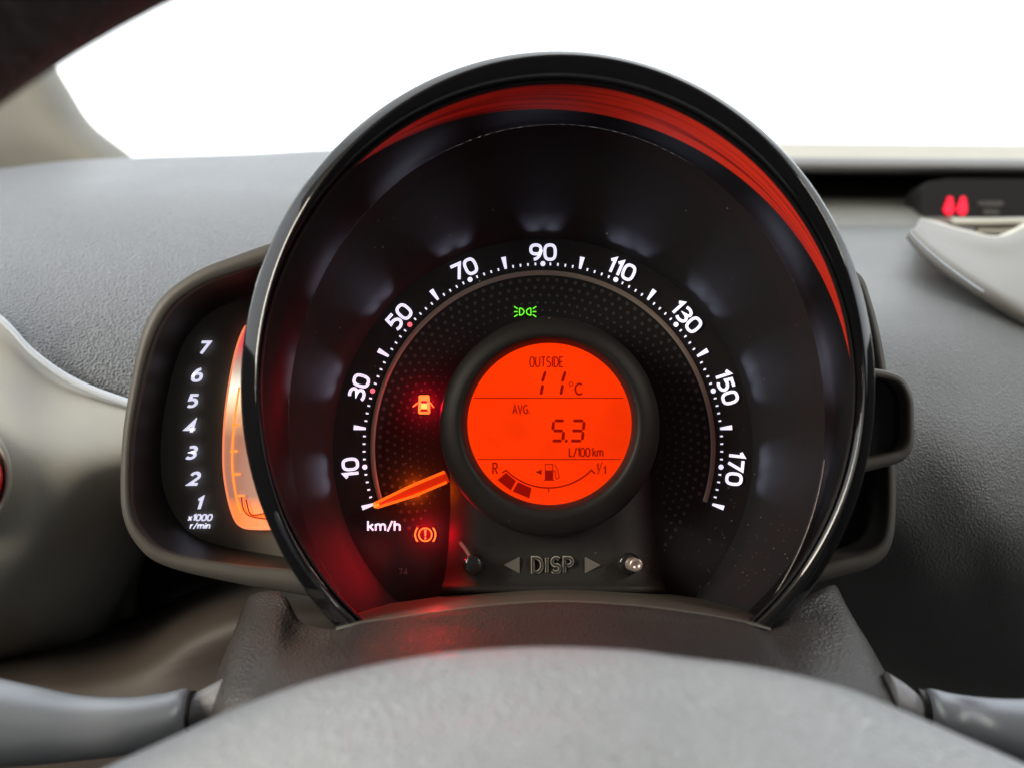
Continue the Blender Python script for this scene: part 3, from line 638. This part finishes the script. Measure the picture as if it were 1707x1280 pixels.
part('shroud_lip', surf([[(x, y-24, .345) for x, y, Y in top[4:13]], [(x, y-14, .330) for x, y, Y in top[4:13]], [(x, y-4, .306) for x, y, Y in top[4:13]],
   [(x, y-.5, .300) for x, y, Y in top[4:13]], [(x, y+4, .2988) for x, y, Y in top[4:13]]], 8, 5), mat('lip_satin', (.10,.095,.08), .38, bump=('noise', 2200, .3)), sh)

# stalks
def tube(pts, name, m, parent, n=28, sq=1.0):    # (px,py,Y,r px)
    c = cat1([(*P(x, y, Y), r*Y/FPX) for x, y, Y, r in pts], 6); rows = []
    for q in c:
        rows.append([Vector((q[0], q[1]+q[3]*sq*math.cos(2*math.pi*j/n), q[2]+q[3]*math.sin(2*math.pi*j/n))) for j in range(n)])
    v, f = gridmesh(rows, True); N = len(rows); f.append(tuple(range(n))); f.append(tuple((N-1)*n+j for j in range(n)))
    return part(name, (v, f), m, parent)
ls = thing('left_control_stalk', P(300, 1190, .29), 'satin grey control stalk at the lower left beside the shroud', 'control stalk', 'stalks on the steering column')
tube([(-160,1195,.27,85),(-60,1200,.272,78),(40,1208,.275,66),(130,1213,.278,53),(210,1210,.28,47),(270,1200,.283,44),(300,1192,.285,43),(312,1189,.286,40)], 'stalk_arm', M['satin'], ls)
tube([(309,1189,.288,37),(322,1187,.289,36)], 'stalk_gap', M['dark'], ls)
tube([(320,1190,.290,33),(345,1182,.291,38),(375,1172,.292,44)], 'stalk_collar', M['satind'], ls)
rs = thing('right_control_stalk', P(1560, 1190, .29), 'satin grey control stalk at the lower right beside the shroud', 'control stalk', 'stalks on the steering column')
tube([(1880,1240,.27,90),(1790,1235,.272,72),(1710,1222,.275,56),(1640,1211,.278,48),(1590,1200,.283,44),(1560,1192,.285,43),(1548,1189,.286,40)], 'stalk_arm', M['satin'], rs)
tube([(1550,1189,.288,37),(1528,1184,.289,38)], 'stalk_gap', M['dark'], rs)
tube([(1530,1190,.288,34),(1508,1178,.288,40),(1480,1166,.288,46)], 'stalk_collar', M['satind'], rs)

# ------------------------------------------------------------------ steering wheel
sw = thing('steering_wheel', P(1000, 1763, .18), 'close steering wheel with pale grained hub below and dark rim at upper left', 'steering wheel')
sil = [(-80,1420),(60,1335),(168,1282),(296,1223),(370,1189),(470,1150),(570,1120),(670,1098),(771,1084),(906,1077),(1040,1082),(1137,1094),(1271,1112),(1406,1145),(1506,1184),(1574,1213),(1707,1272),(1800,1320),(1920,1400)]
part('hub_cover', surf([[(x, y+90, .240) for x, y in sil], [(x, y+25, .232) for x, y in sil], [(x, y+4, .218) for x, y in sil], [(x, y+2, .207) for x, y in sil], [(x, y+22, .199) for x, y in sil],
   [(x, y+75, .189) for x, y in sil], [(x, y+180, .172) for x, y in sil], [(x, y+330, .160) for x, y in sil], [(x, y+700, .165) for x, y in sil]], 5, 6), M['hub'], sw)
cw = P(1140, 1763, .17); Rw = .174+.017; V = []; n1, n2 = 160, 24
for i in range(n1):
    a = 2*math.pi*i/n1
    for j in range(n2):
        t = 2*math.pi*j/n2; r = Rw+.017*math.cos(t); V.append(cw+Vector((r*math.sin(a), .017*math.sin(t), r*math.cos(a))))
F = [(i*n2+j, i*n2+(j+1) % n2, ((i+1) % n1)*n2+(j+1) % n2, ((i+1) % n1)*n2+j) for i in range(n1) for j in range(n2)]
part('wheel_rim', (V, F), M['rim'], sw)
for s in (-1, 1):
    part('spoke', gridmesh([[cw+Vector((s*x, y+.02, z)) for x, y, z in ((.03,0,.03),(.11,.0,.025),(.178,-.02,.02))], [cw+Vector((s*x, y+.012, z)) for x, y, z in ((.03,0,0),(.11,.0,0),(.178,-.02,0))],
         [cw+Vector((s*x, y+.02, z)) for x, y, z in ((.03,0,-.03),(.11,.0,-.025),(.178,-.02,-.02))]]), M['rim'], sw, thick=.01)
